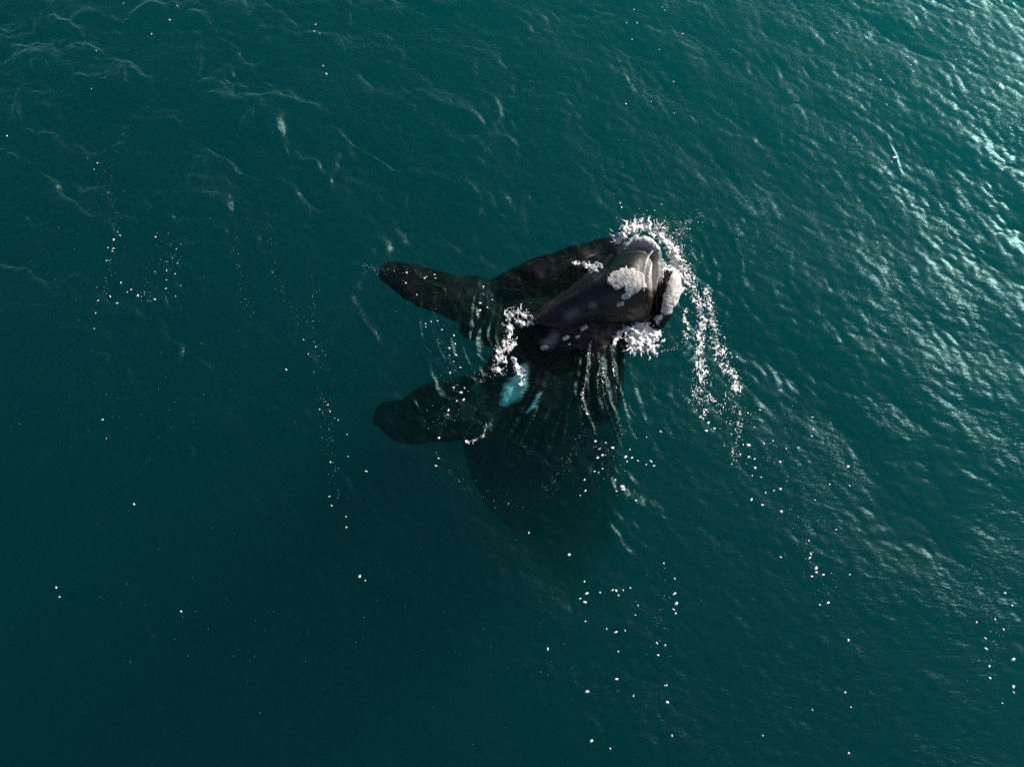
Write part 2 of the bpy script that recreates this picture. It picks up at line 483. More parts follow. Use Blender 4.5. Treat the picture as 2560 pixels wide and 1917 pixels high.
def sea_z(x, y):
    """height of the sea at world x, y (arrays)"""
    x = np.atleast_1d(np.asarray(x, float)); y = np.atleast_1d(np.asarray(y, float))
    u, v = x.copy(), y.copy()
    for _ in range(4):
        a, b, z = sea_at(np.rint(u / DX).astype(int), np.rint(v / DX).astype(int))
        u, v = x - a, y - b
    return z

# ------------------------------------------------------------------ the whale
def loft(bm, stations, n=20, sub=4):
    """stations: (px, py, z, half width, half height) along a path; elliptical rings with rounded ends"""
    S = curve([(*at(p[0], p[1], p[2]), p[3], p[4]) for p in stations], sub)
    pts = [Vector(s[:3]) for s in S]
    rings = []
    def ring(c, t, a, b):
        side = t.cross(Vector((0, 0, 1)))
        side = side.normalized() if side.length > 1e-4 else Vector((1, 0, 0))
        up = side.cross(t).normalized()
        return [bm.verts.new(c + side * (a * math.cos(2 * math.pi * k / n)) + up * (b * math.sin(2 * math.pi * k / n))) for k in range(n)]
    for i, s in enumerate(S):
        t = (pts[min(i + 1, len(pts) - 1)] - pts[max(i - 1, 0)]).normalized()
        a, b = max(s[3], .01), max(s[4], .01)
        if i == 0:
            for f in (0.95, 0.75, 0.4): rings.append(ring(pts[0] - t * min(a, b) * f, t, a * math.sqrt(1 - f * f), b * math.sqrt(1 - f * f)))
        rings.append(ring(pts[i], t, a, b))
        if i == len(S) - 1:
            for f in (0.4, 0.75, 0.95): rings.append(ring(pts[i] + t * min(a, b) * f, t, a * math.sqrt(1 - f * f), b * math.sqrt(1 - f * f)))
    for r0, r1 in zip(rings, rings[1:]):
        for k in range(n):
            bm.faces.new((r0[k], r0[(k + 1) % n], r1[(k + 1) % n], r1[k]))
    bm.faces.new(rings[0][::-1]); bm.faces.new(rings[-1])

def head_loft(bm, stations, sub=5, m=5):
    """stations: photographed points of one cross-section from the near waterline over the crest to the far waterline"""
    secs = []
    for s in stations:
        P = [at(*q) for q in s]
        P = [P[0] + Vector((0, 0, -0.9))] + P + [P[-1] + Vector((0, 0, -0.9))]
        secs.append(np.array([np.array(q) for q in curve([tuple(p) for p in P], m)]).ravel())
    S = [np.array(s).reshape(-1, 3) for s in curve([tuple(s) for s in secs], sub)]
    rings = [[bm.verts.new(Vector(p)) for p in s] for s in S]
    n = len(rings[0])
    for r0, r1 in zip(rings, rings[1:]):
        for k in range(n):
            bm.faces.new((r0[k], r0[(k + 1) % n], r1[(k + 1) % n], r1[k]))
    bm.faces.new(rings[0][::-1]); bm.faces.new(rings[-1])

bm = bmesh.new()
loft(bm, [(1500, 720, -.55, .8, .6), (1440, 800, -.95, 1.15, .95), (1400, 880, -1.35, 1.5, 1.3), (1362, 1000, -1.85, 2.0, 1.6), (1362, 1120, -2.7, 2.2, 1.6),
          (1415, 1240, -4.8, 1.8, 1.4), (1440, 1350, -7.6, 1.1, 1.0), (1425, 1430, -10.5, .5, .6), (1430, 1480, -12.6, .3, .4)])
loft(bm, [(1300, 1480, -12.9, .15, .05), (1350, 1492, -12.8, .5, .09), (1430, 1480, -12.6, .75, .16), (1510, 1492, -12.8, .5, .09), (1560, 1480, -12.9, .15, .05)])
# flank under the jaw, level with the surface
loft(bm, [(1360, 862, -.42, .5, .42), (1420, 848, -.3, .55, .42), (1490, 838, -.28, .55, .42), (1560, 838, -.42, .45, .4)])
loft(bm, [(1500, 845, -.42, .6, .5), (1500, 920, -.6, .65, .55), (1490, 1000, -1.0, .7, .6)])
# shoulders and chest
loft(bm, [(1190, 800, -1.5, .6, .5), (1270, 800, -1.15, .9, .75), (1360, 800, -1.0, .9, .75)])
loft(bm, [(1370, 880, -1.0, .75, .7), (1300, 955, -1.0, .7, .66), (1240, 1000, -1.1, .68, .55)])
# paddles
loft(bm, [(1270, 785, -.95, .9, .45), (1180, 754, -.52, .76, .25), (1098, 728, -.34, .62, .16), (1012, 695, -.3, .46, .12), (960, 676, -.38, .27, .07)])
loft(bm, [(1260, 990, -1.1, .75, .45), (1165, 1018, -.75, .86, .25), (1085, 1030, -.66, .8, .16), (1015, 1046, -.8, .66, .12), (960, 1040, -1.05, .4, .07), (935, 1046, -1.2, .2, .05)])
# far side of the jaw, awash
loft(bm, [(1240, 740, -.8, .5, .4), (1330, 705, -.48, .6, .42), (1420, 672, -.39, .6, .36), (1500, 640, -.3, .5, .32), (1550, 630, -.24, .4, .3)])
# head out of the water
head_loft(bm, [
    [(1340, 815, .02), (1338, 806, .14), (1334, 797, .15), (1331, 793, .05), (1328, 788, -.05)],
    [(1392, 828, .02), (1392, 795, .32), (1390, 763, .46), (1382, 756, .2), (1374, 750, -.1)],
    [(1460, 822, .02), (1454, 775, .55), (1448, 730, .78), (1437, 720, .4), (1425, 712, -.1)],
    [(1535, 815, .02), (1522, 750, .82), (1511, 692, 1.05), (1494, 678, .55), (1476, 668, -.05)],
    [(1595, 808, .02), (1578, 740, .98), (1564, 662, 1.15), (1546, 640, .7), (1528, 626, .05)],
    [(1622, 800, .02), (1613, 730, 1.0), (1606, 645, 1.06), (1592, 615, .7), (1574, 604, .15)],
    [(1630, 790, .02), (1628, 722, .8), (1632, 655, .85), (1624, 622, .6), (1612, 607, .25)]])
# snout fold
loft(bm, [(1572, 622, .62, .10, .10), (1592, 610, .78, .15, .16), (1618, 610, .82, .17, .18), (1638, 630, .74, .15, .18), (1644, 658, .6, .10, .14)], 14)
loft(bm, [(1636, 650, .55, .12, .25), (1641, 680, .45, .16, .3), (1637, 725, .25, .16, .28), (1634, 765, .05, .14, .2)], 14)
# lip edge beside the mouth line
loft(bm, [(1629, 634, .88, .06, .08), (1616, 655, 1.02, .08, .09), (1609, 690, 1.06, .08, .09), (1607, 730, .96, .07, .08), (1612, 770, .55, .06, .08)], 12)
# floor of the gap, then the upper jaw tip right of the mouth line
loft(bm, [(1640, 690, -.1, .3, .3), (1640, 740, -.12, .3, .3), (1638, 795, -.3, .28, .3)], 12)
loft(bm, [(1650, 690, .10, .16, .25), (1672, 700, .22, .24, .3), (1676, 730, .26, .26, .3), (1666, 770, .18, .22, .28), (1648, 805, -.08, .16, .2)], 16)
src = bpy.data.meshes.new('whale_build')
bm.normal_update()
bmesh.ops.recalc_face_normals(bm, faces=bm.faces)
bm.to_mesh(src); bm.free()
tmp = bpy.data.objects.new('whale_build', src)
C.objects.link(tmp)
rm = tmp.modifiers.new('remesh', 'REMESH'); rm.mode = 'VOXEL'; rm.voxel_size = 0.026
sm = tmp.modifiers.new('smooth', 'SMOOTH'); sm.factor = 0.5; sm.iterations = 5
dg = bpy.context.evaluated_depsgraph_get()
body = bpy.data.meshes.new_from_object(tmp.evaluated_get(dg), depsgraph=dg)
bpy.data.objects.remove(tmp); bpy.data.meshes.remove(src)
body.name = 'whale'
nv = len(body.vertices)
co = np.empty(nv * 3, np.float32); body.vertices.foreach_get('co', co); co = co.reshape(-1, 3).astype(float)
no = np.empty(nv * 3, np.float32); body.vertices.foreach_get('normal', no); no = no.reshape(-1, 3).astype(float)
px, py = to_px(co)
up = co[:, 2] > -0.15
# mouth line, folds and low swellings
def groove(pts, depth, width):
    d, t, _, _ = seg_dist(px, py, [(p[0], p[1], 0) for p in curve([(*q, 0) for q in pts], 6)])
    f = np.exp(-(d / width) ** 2) * up * np.sin(np.pi * np.clip(t, .03, .97)) ** .4
    return -depth * f
disp = groove([(1643, 628), (1630, 640), (1622, 665), (1619, 700), (1619, 740), (1621, 785)], .17, 3.2)
disp += groove([(1575, 628), (1592, 622), (1612, 622)], .05, 4.0)
disp += groove([(1650, 700), (1646, 730), (1642, 765), (1640, 795)], .10, 5.0)
disp += groove([(1500, 812), (1520, 795), (1550, 792)], .03, 5.0)
disp += groove([(1460, 660), (1500, 640), (1550, 622)], .05, 6.0)
disp += groove([(1350, 786), (1400, 746), (1450, 712), (1500, 674), (1532, 636)], .13, 7.0)
disp += groove([(1440, 790), (1500, 772), (1560, 775), (1600, 790)], .02, 5.0) + groove([(1545, 612), (1575, 618), (1600, 612)], .03, 3.0)
lump = np.array([mnoise.noise(Vector(p) * 2.2) for p in co[up]])
disp[up] += 0.03 * lump
low = co[:, 2] < 0.14
disp[low] += np.array([0.08 * mnoise.noise(Vector(p) * 1.2) + 0.03 * mnoise.noise(Vector(p) * 3.4) + 0.01 * mnoise.noise(Vector(p) * 8) for p in co[low]])
co += no * disp[:, None]
body.vertices.foreach_set('co', co.astype(np.float32).ravel())
def blob(pts, w):
    d, t, r, _ = seg_dist(px, py, [(p[0], p[1], p[2]) for p in pts])
    return np.clip(1.0 - (d / r) * 0.5, 0, 1) if w is None else np.clip((r + w - d) / (2 * w), 0, 1)
white = np.maximum(blob([(1308, 925, 14), (1300, 955, 24), (1280, 985, 26), (1262, 1003, 14)], 12), blob([(1350, 985, 4), (1335, 1012, 5), (1318, 1032, 3)], 5))
white = np.where((co[:, 2] > -1.6), white, 0)
white = np.maximum(white, 0.75 * blob([(1565, 905, 6), (1570, 895, 6)], 6) * (co[:, 2] < 0))
ochre = np.maximum(blob([(1628, 708, 4), (1632, 724, 5), (1628, 738, 3)], 5), 0.2 * blob([(1560, 770, 30), (1600, 770, 25)], 25)) * up
grey = np.maximum.reduce([blob([(1580, 605, 18), (1612, 602, 22), (1636, 625, 14), (1645, 650, 10)], 8), blob([(1636, 645, 14), (1638, 690, 18), (1634, 715, 10)], 6),  # bright snout and lip rims: sunlight put into the skin colour
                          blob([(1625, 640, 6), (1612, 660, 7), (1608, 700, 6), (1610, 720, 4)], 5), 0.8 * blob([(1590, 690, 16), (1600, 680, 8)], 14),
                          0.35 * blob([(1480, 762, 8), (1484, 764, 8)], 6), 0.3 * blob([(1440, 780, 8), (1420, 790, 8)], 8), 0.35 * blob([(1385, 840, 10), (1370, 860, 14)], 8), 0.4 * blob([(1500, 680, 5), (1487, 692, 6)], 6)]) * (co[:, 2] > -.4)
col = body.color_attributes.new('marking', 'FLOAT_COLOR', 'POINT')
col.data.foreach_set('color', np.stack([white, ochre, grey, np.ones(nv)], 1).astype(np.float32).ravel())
smooth(body)
body.materials.clear()
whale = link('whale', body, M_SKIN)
tag(whale, 'black whale raising its head with pale crusty patches out of the teal sea', 'whale')
body.update()
tris_ = [tuple(p.vertices) for p in body.polygons]
bvh = BVHTree.FromPolygons([tuple(v) for v in co], tris_)

def ray(pxx, pyy):
    o = CAM; d = (at(pxx, pyy, 0) - CAM).normalized()
    h, n, i, dist = bvh.ray_cast(o, d)
    return h, n

def crust(name, outline, height, label=None, step=1.6, seed=0, rough=1.0):
    """a rough crust grown on the skin inside a photographed outline [(px, py, r)] spine"""
    xs = [p[0] for p in outline]; ys = [p[1] for p in outline]; rr = max(p[2] for p in outline) + 12
    gx_ = np.arange(min(xs) - rr, max(xs) + rr, step); gy_ = np.arange(min(ys) - rr, max(ys) + rr, step)
    X, Y = np.meshgrid(gx_, gy_, indexing='ij')
    d, t, r, _ = seg_dist(X, Y, outline)
    q = r * (0.72 + 0.56 * fnoise(X / 11, Y / 11, 40 + seed, 3)) - d
    keep = q > 0
    k_in = np.clip(q / 5.0, 0, 1)
    bump = fnoise(X / 8, Y / 8, 60 + seed, 3)
    vid = -np.ones(X.shape, int); vs = []
    for i, j in zip(*np.nonzero(keep)):
        h, n = ray(X[i, j], Y[i, j])
        if h is None: continue
        vid[i, j] = len(vs)
        vs.append(h + n * (height * (k_in[i, j] ** .5) * (0.6 + rough * 0.6 * bump[i, j]) - 0.012))
    fs = []
    for i in range(X.shape[0] - 1):
        for j in range(X.shape[1] - 1):
            f = (vid[i, j], vid[i, j + 1], vid[i + 1, j + 1], vid[i + 1, j])
            if min(f) >= 0: fs.append(f)
    if not fs: return None
    me = mesh_np(name, np.array([tuple(v) for v in vs]), np.array(fs))
    me.validate(); smooth(me)
    o = link(name, me, M_CALL, whale)
    sd = o.modifiers.new('thickness', 'SOLIDIFY'); sd.thickness = 0.02; sd.offset = -1
    if label: o['label'] = label
    return o

crust('callosity', [(1545, 700, 26), (1565, 700, 34), (1585, 705, 30), (1575, 725, 18), (1570, 735, 10)], .035, 'large white chin callosity', seed=1)
crust('bonnet_callosity', [(1693, 680, 12), (1686, 710, 19), (1678, 745, 20), (1665, 775, 14)], .05, 'long pale callosity on the jaw tip', seed=2)
for k, (x, y, r) in enumerate([(1565, 741, 11), (1551, 760, 8), (1460, 820, 9), (1415, 845, 8), (1361, 869, 8), (1424, 861, 4), (1444, 842, 5)]):
    crust('callosity', [(x - r * .5, y + r * .2, r * .75), (x + r * .5, y - r * .2, r * .75)], .05, seed=3 + k, step=1.2)

# ------------------------------------------------------------------ foam and spray
def drops(spec, seed):
    """spec: list of (spine [(px, py, r)], count, size from, size to, lift) -> one mesh of many drops"""
    rg = np.random.default_rng(seed)
    base = np.array([(1, 0, 0), (-1, 0, 0), (0, 1, 0), (0, -1, 0), (0, 0, 1), (0, 0, -1)], float)
    bf = np.array([(0, 2, 4), (2, 1, 4), (1, 3, 4), (3, 0, 4), (2, 0, 5), (1, 2, 5), (3, 1, 5), (0, 3, 5)])
    vs, fs = [], []
    n0 = 0
    for spine, cnt, s0, s1, lift in spec:
        S = np.array(spine, float)
        for _ in range(int(cnt * .8)):
            t = rg.random() * (len(S) - 1); i = int(t); f = t - i
            c_ = S[i] * (1 - f) + S[i + 1] * f if i + 1 < len(S) else S[i]
            a = rg.random() * 2 * math.pi
            r = abs(rg.normal(0, .62)) * c_[2]
            x, y = c_[0] + r * math.cos(a), c_[1] + r * math.sin(a)
            z = lift * rg.random() ** 2
            w = at(x, y, z)
            s = 0.72 * (s0 + (s1 - s0) * rg.random() ** 5)
            st_ = rg.uniform(.6, 1.7)
            an = rg.random() * math.pi
            b = base * (s * st_, s / st_ ** .5, s * .8) * rg.uniform(.75, 1.25, (6, 1))
            b = np.stack([b[:, 0] * math.cos(an) - b[:, 1] * math.sin(an), b[:, 0] * math.sin(an) + b[:, 1] * math.cos(an), b[:, 2]], 1)
            vs.append(b + (w.x, w.y, z if lift > 0 else 0)); fs.append(bf + n0); n0 += 6
    vs = np.concatenate(vs); fs = np.concatenate(fs)
    cx, cyy = vs[:, 0].reshape(-1, 6).mean(1), vs[:, 1].reshape(-1, 6).mean(1)
    vs[:, 2] += np.repeat(sea_z(cx, cyy), 6) + 0.006
    return mesh_np('droplets', vs, fs)

def lace(name, strokes, seed, lift=.08, step=1.3, thr=.45, fine=8.0, on_whale=True, fleck=False):
    """a torn sheet of foam: strokes = list of spines [(px, py, r)], cut open by noise, lying on sea or skin"""
    allp = [p for s in strokes for p in s]
    rr = max(p[2] for p in allp) * 1.4
    X, Y = np.meshgrid(np.arange(min(p[0] for p in allp) - rr, max(p[0] for p in allp) + rr, step),
                       np.arange(min(p[1] for p in allp) - rr, max(p[1] for p in allp) + rr, step), indexing='ij')
    wx = X + 10 * (fnoise(X / 16, Y / 16, seed, 3) - .5) + 5 * (fnoise(X / 5, Y / 5, seed + 9, 2) - .5)
    wy = Y + 10 * (fnoise(X / 16, Y / 16, seed + 3, 3) - .5) + 5 * (fnoise(X / 5, Y / 5, seed + 12, 2) - .5)
    D = np.full(X.shape, -1.0)
    for s in strokes:
        d, t, r, _ = seg_dist(wx, wy, s)
        D = np.maximum(D, 1 - d / np.maximum(r, .1))
    n = fnoise(X / fine, Y / fine, seed + 20, 3)
    if fleck:
        q = D * 0.5 + 2.2 * (fnoise(wx / 8, wy / 8, seed + 20, 2) - .5) + 2.2 * (fnoise(X / 3.0, Y / 3.0, seed + 70, 2) - .5) - thr
    else:
        w1 = 1 - np.clip(np.abs(fnoise(wx / 10, wy / 10, seed + 31, 2) - .5) * 11, 0, 1)
        w2 = 1 - np.clip(np.abs(fnoise(wx / 19, wy / 19, seed + 33, 2) - .5) * 12, 0, 1)
        web = np.maximum(w1, .9 * w2)
        q = D * 0.6 + 0.7 * web + 0.6 * (n - .3) + 0.3 * (fnoise(X / 3.2, Y / 3.2, seed + 70, 2) - .5) - thr
    keep = (q > 0.02) & (D > -0.35)
    W = [at(x, y, 0.0) for x, y in zip(X[keep], Y[keep])]
    wx_ = np.array([w.x for w in W]); wy_ = np.array([w.y for w in W])
    zb = sea_z(wx_, wy_)
    Q = q[keep]; Nn = n[keep]
    vid = -np.ones(X.shape, int); vid[keep] = np.arange(keep.sum())
    vs = np.zeros((len(W), 3))
    Xk, Yk = X[keep], Y[keep]
    zl = zb + 0.012 + lift * np.clip(D[keep] * 3, 0, 1) * np.clip(1.6 * fnoise(Xk / 10, Yk / 10, seed + 80, 2) - .3, 0, 1) + 0.012 * (fnoise(Xk / 2.5, Yk / 2.5, seed + 50, 2) - .4)
    for k in range(len(W)):
        p = at(Xk[k], Yk[k], zl[k])
        if on_whale:
            h, nn = ray(Xk[k], Yk[k])
            if h is not None and h.z > p.z - 0.01: p = h + nn * (0.012 + .03 * max(Nn[k] - .4, 0))
        vs[k] = p
    A, B, C_, D_ = vid[:-1, :-1], vid[:-1, 1:], vid[1:, 1:], vid[1:, :-1]
    ok = (A >= 0) & (B >= 0) & (C_ >= 0) & (D_ >= 0)
    fs = np.stack([A[ok], B[ok], C_[ok], D_[ok]], 1)
    e = np.abs(vs[fs][:, :, 2].max(1) - vs[fs][:, :, 2].min(1)) < 0.35
    fs = fs[e]
    used = np.unique(fs); remap = -np.ones(len(vs), int); remap[used] = np.arange(len(used))
    me = mesh_np(name, vs[used], remap[fs])
    smooth(me)
    cov = np.clip((Q[used] - 0.02) / 0.42, 0, 1); cov = cov * cov * (3 - 2 * cov)
    ca = me.attributes.new('cover', 'FLOAT', 'POINT')
    ca.data.foreach_set('value', cov.astype(np.float32))
    return me

def splash(label, cat, strokes, spray, seed, **kw):
    q = strokes[0][len(strokes[0]) // 2]
    c_ = at(q[0], q[1], 0.0)
    o = bpy.data.objects.new('splash' if cat == 'splash' else 'foam_streak', None)
    C.objects.link(o); o.location = c_; o.empty_display_size = .2
    tag(o, label, cat)
    for nm, me, mat in (('foam_sheet', lace('foam_sheet', strokes, seed, **kw), M_FILM), ('droplets', drops(spray, seed + 500), M_FOAM)):
        ch = link(nm, me, mat, o)
        ch.location = -c_
        ch['kind'] = 'stuff'
        if nm == 'foam_sheet':
            sd = ch.modifiers.new('thickness', 'SOLIDIFY'); sd.thickness = 0.01; sd.offset = -1
    return o

def spikes(spine, n, lo, hi, r0, centre, seed):
    rg = random.Random(seed); out = []
    P = curve([tuple(map(float, p[:2])) for p in spine], 8)
    for _ in range(n):
        p = P[rg.randrange(len(P))]
        d = np.array(p) - np.array(centre, float); a = math.atan2(d[1], d[0]) + rg.gauss(0, .5)
        l = rg.uniform(lo, hi)
        q1 = (p[0] + l * .5 * math.cos(a), p[1] + l * .5 * math.sin(a)); a += rg.gauss(0, .4)
        q2 = (q1[0] + l * .5 * math.cos(a), q1[1] + l * .5 * math.sin(a))
        out.append([(p[0], p[1], r0), (*q1, r0 * .6), (*q2, 1.2)])
    return out

ARC = [(1548, 604), (1560, 586), (1582, 572), (1612, 570), (1640, 580), (1660, 598), (1680, 630), (1694, 660)]
splash('white spray arc thrown up round the tip of the raised snout', 'splash',
       [[(1545, 605, 8), (1556, 588, 14), (1572, 572, 20), (1592, 564, 24), (1616, 566, 22), (1638, 578, 18), (1656, 594, 17), (1672, 612, 18), (1686, 636, 18), (1698, 660, 15)],
        [(1573, 603, 6), (1590, 594, 7), (1610, 591, 7), (1630, 601, 6), (1645, 620, 4)]] + spikes(ARC, 26, 18, 42, 6, (1610, 640), 3),
       [([(1550, 590, 16), (1600, 555, 26), (1650, 565, 32), (1690, 600, 34), (1700, 650, 26)], 480, .006, .035, .35),
        ([(1660, 560, 20), (1720, 560, 30), (1745, 545, 24)], 150, .006, .024, .4),
        ([(1690, 590, 14), (1715, 570, 14)], 70, .01, .04, .3),
        ([(1545, 600, 6), (1535, 612, 4)], 20, .006, .02, .1)], 100, lift=.12, thr=.38)
splash('white water breaking over the jaw tip right of the mouth', 'splash',
       [[(1655, 650, 5), (1663, 672, 10), (1680, 668, 15), (1695, 675, 18), (1700, 698, 16), (1700, 720, 10), (1698, 735, 5)]] + spikes([(1690, 660), (1712, 680), (1712, 700)], 7, 12, 26, 5, (1680, 690), 5),
       [([(1660, 660, 14), (1690, 665, 20), (1700, 700, 16)], 220, .006, .025, .25)], 130, lift=.08, thr=.3, fine=8.0)
splash('long strands of white foam trailing down the water right of the jaw', 'foam',
       [[(1690, 640, 12), (1703, 680, 15), (1722, 700, 17), (1735, 730, 14), (1748, 765, 13), (1755, 800, 13), (1752, 835, 12), (1746, 865, 9)],
        [(1760, 730, 7), (1772, 760, 8), (1776, 800, 8), (1783, 830, 7)],
        [(1752, 870, 10), (1748, 905, 13), (1758, 930, 12), (1750, 955, 12), (1742, 975, 11)],
        [(1783, 845, 10), (1795, 890, 13), (1810, 872, 11)], [(1805, 915, 9), (1818, 930, 12), (1838, 950, 13), (1846, 978, 11)], [(1712, 780, 8), (1718, 815, 9), (1714, 850, 7)],
        [(1770, 990, 7), (1785, 1005, 8)], [(1765, 1025, 7), (1755, 1042, 8)]],
       [([(1715, 690, 18), (1740, 740, 18), (1760, 800, 18), (1750, 870, 18), (1755, 940, 24), (1740, 990, 30)], 950, .006, .04, 0),
        ([(1765, 720, 10), (1780, 780, 14), (1795, 850, 22), (1830, 930, 34), (1850, 980, 22)], 1000, .006, .045, 0),
        ([(1720, 770, 12), (1715, 830, 14), (1690, 870, 10), (1650, 880, 6)], 110, .005, .02, 0),
        ([(1720, 1000, 20), (1780, 1010, 40), (1850, 1030, 46), (1840, 1080, 30)], 480, .006, .04, 0),
        ([(1840, 1090, 20), (1830, 1130, 24), (1835, 1160, 14)], 90, .008, .045, 0)], 160, lift=.02, thr=.16, fleck=True, on_whale=False)
splash('dense white splash under the chin at the waterline', 'splash',
       [[(1532, 862, 5), (1545, 838, 9), (1566, 822, 9), (1590, 818, 9), (1610, 815, 14)], [(1600, 830, 20), (1622, 835, 24), (1630, 850, 18)],
        [(1570, 850, 14), (1600, 862, 16)], [(1590, 845, 22), (1625, 845, 26)], [(1630, 865, 8), (1634, 885, 4)], [(1640, 800, 8), (1655, 790, 6)]] + spikes([(1575, 868), (1610, 875), (1635, 868), (1645, 845)], 14, 10, 26, 5, (1605, 835), 8),
       [([(1530, 850, 8), (1560, 820, 14), (1600, 830, 30), (1635, 850, 26)], 200, .006, .03, .15),
        ([(1632, 870, 12), (1640, 890, 10)], 60, .006, .025, .05), ([(1650, 880, 6), (1690, 875, 6)], 14, .006, .02, 0)], 200, lift=.12, thr=.22)
splash('lacy white splash left of the head above the turquoise patch', 'splash',
       [[(1275, 785, 14), (1274, 810, 16), (1280, 835, 17), (1268, 860, 17), (1258, 880, 18), (1250, 905, 18), (1242, 925, 13)],
        [(1280, 780, 11), (1300, 786, 13), (1318, 800, 12), (1332, 811, 6)], [(1290, 805, 14), (1312, 808, 12)], [(1272, 870, 16), (1285, 860, 12)], [(1285, 900, 9), (1296, 920, 13), (1305, 940, 12), (1303, 962, 7)]] + spikes([(1268, 790), (1290, 775), (1325, 795)], 12, 8, 22, 4, (1290, 815), 9) + spikes([(1255, 860), (1240, 890), (1236, 920), (1285, 850)], 12, 8, 20, 4, (1262, 880), 10),
       [([(1270, 770, 10), (1300, 775, 20), (1330, 790, 16)], 130, .005, .016, .25),
        ([(1260, 850, 16), (1240, 900, 16), (1232, 930, 14), (1262, 935, 8)], 200, .006, .028, .1)], 240, lift=.08, thr=.5)
splash('small white splash on the dark awash skin behind the head', 'splash',
       [[(1432, 656, 4), (1455, 661, 8), (1478, 667, 14), (1497, 668, 10)]],
       [([(1440, 658, 6), (1490, 668, 12)], 40, .005, .014, .1)], 270, lift=.05, thr=.45)
splash('curved thin foam line over the lower left paddle', 'foam',
       [[(1217, 1050, 2.5), (1213, 1080, 3), (1203, 1098, 5), (1185, 1106, 6), (1165, 1106, 4)]],
       [([(1216, 1060, 4), (1210, 1090, 6), (1165, 1108, 8)], 110, .005, .018, 0)], 290, lift=.03, thr=.3, fleck=True, on_whale=False)
splash('vertical streaks of foam standing in for sun glints on water running off the dark flank', 'foam',  # white foam lines and specks added to imitate sun glints on the runoff
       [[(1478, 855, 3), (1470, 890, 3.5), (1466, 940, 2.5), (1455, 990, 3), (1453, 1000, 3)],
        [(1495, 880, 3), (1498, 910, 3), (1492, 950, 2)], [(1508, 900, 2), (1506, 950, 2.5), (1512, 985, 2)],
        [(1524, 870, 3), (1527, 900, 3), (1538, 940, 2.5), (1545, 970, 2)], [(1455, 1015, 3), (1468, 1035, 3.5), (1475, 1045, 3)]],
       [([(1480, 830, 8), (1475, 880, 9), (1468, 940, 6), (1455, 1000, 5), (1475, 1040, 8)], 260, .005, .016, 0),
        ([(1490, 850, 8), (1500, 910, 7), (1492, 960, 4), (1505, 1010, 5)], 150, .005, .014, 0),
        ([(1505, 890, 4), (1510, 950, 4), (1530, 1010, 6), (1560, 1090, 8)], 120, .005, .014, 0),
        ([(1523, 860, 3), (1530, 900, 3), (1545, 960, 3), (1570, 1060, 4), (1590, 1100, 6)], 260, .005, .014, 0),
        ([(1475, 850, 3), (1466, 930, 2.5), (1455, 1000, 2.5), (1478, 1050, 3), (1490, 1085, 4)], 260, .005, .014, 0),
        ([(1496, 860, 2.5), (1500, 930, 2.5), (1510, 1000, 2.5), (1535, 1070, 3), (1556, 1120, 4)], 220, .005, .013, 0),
        ([(1510, 870, 2), (1514, 950, 2), (1530, 1020, 2.5), (1555, 1090, 3)], 180, .005, .012, 0)], 310, lift=.02, thr=.42, fleck=True)

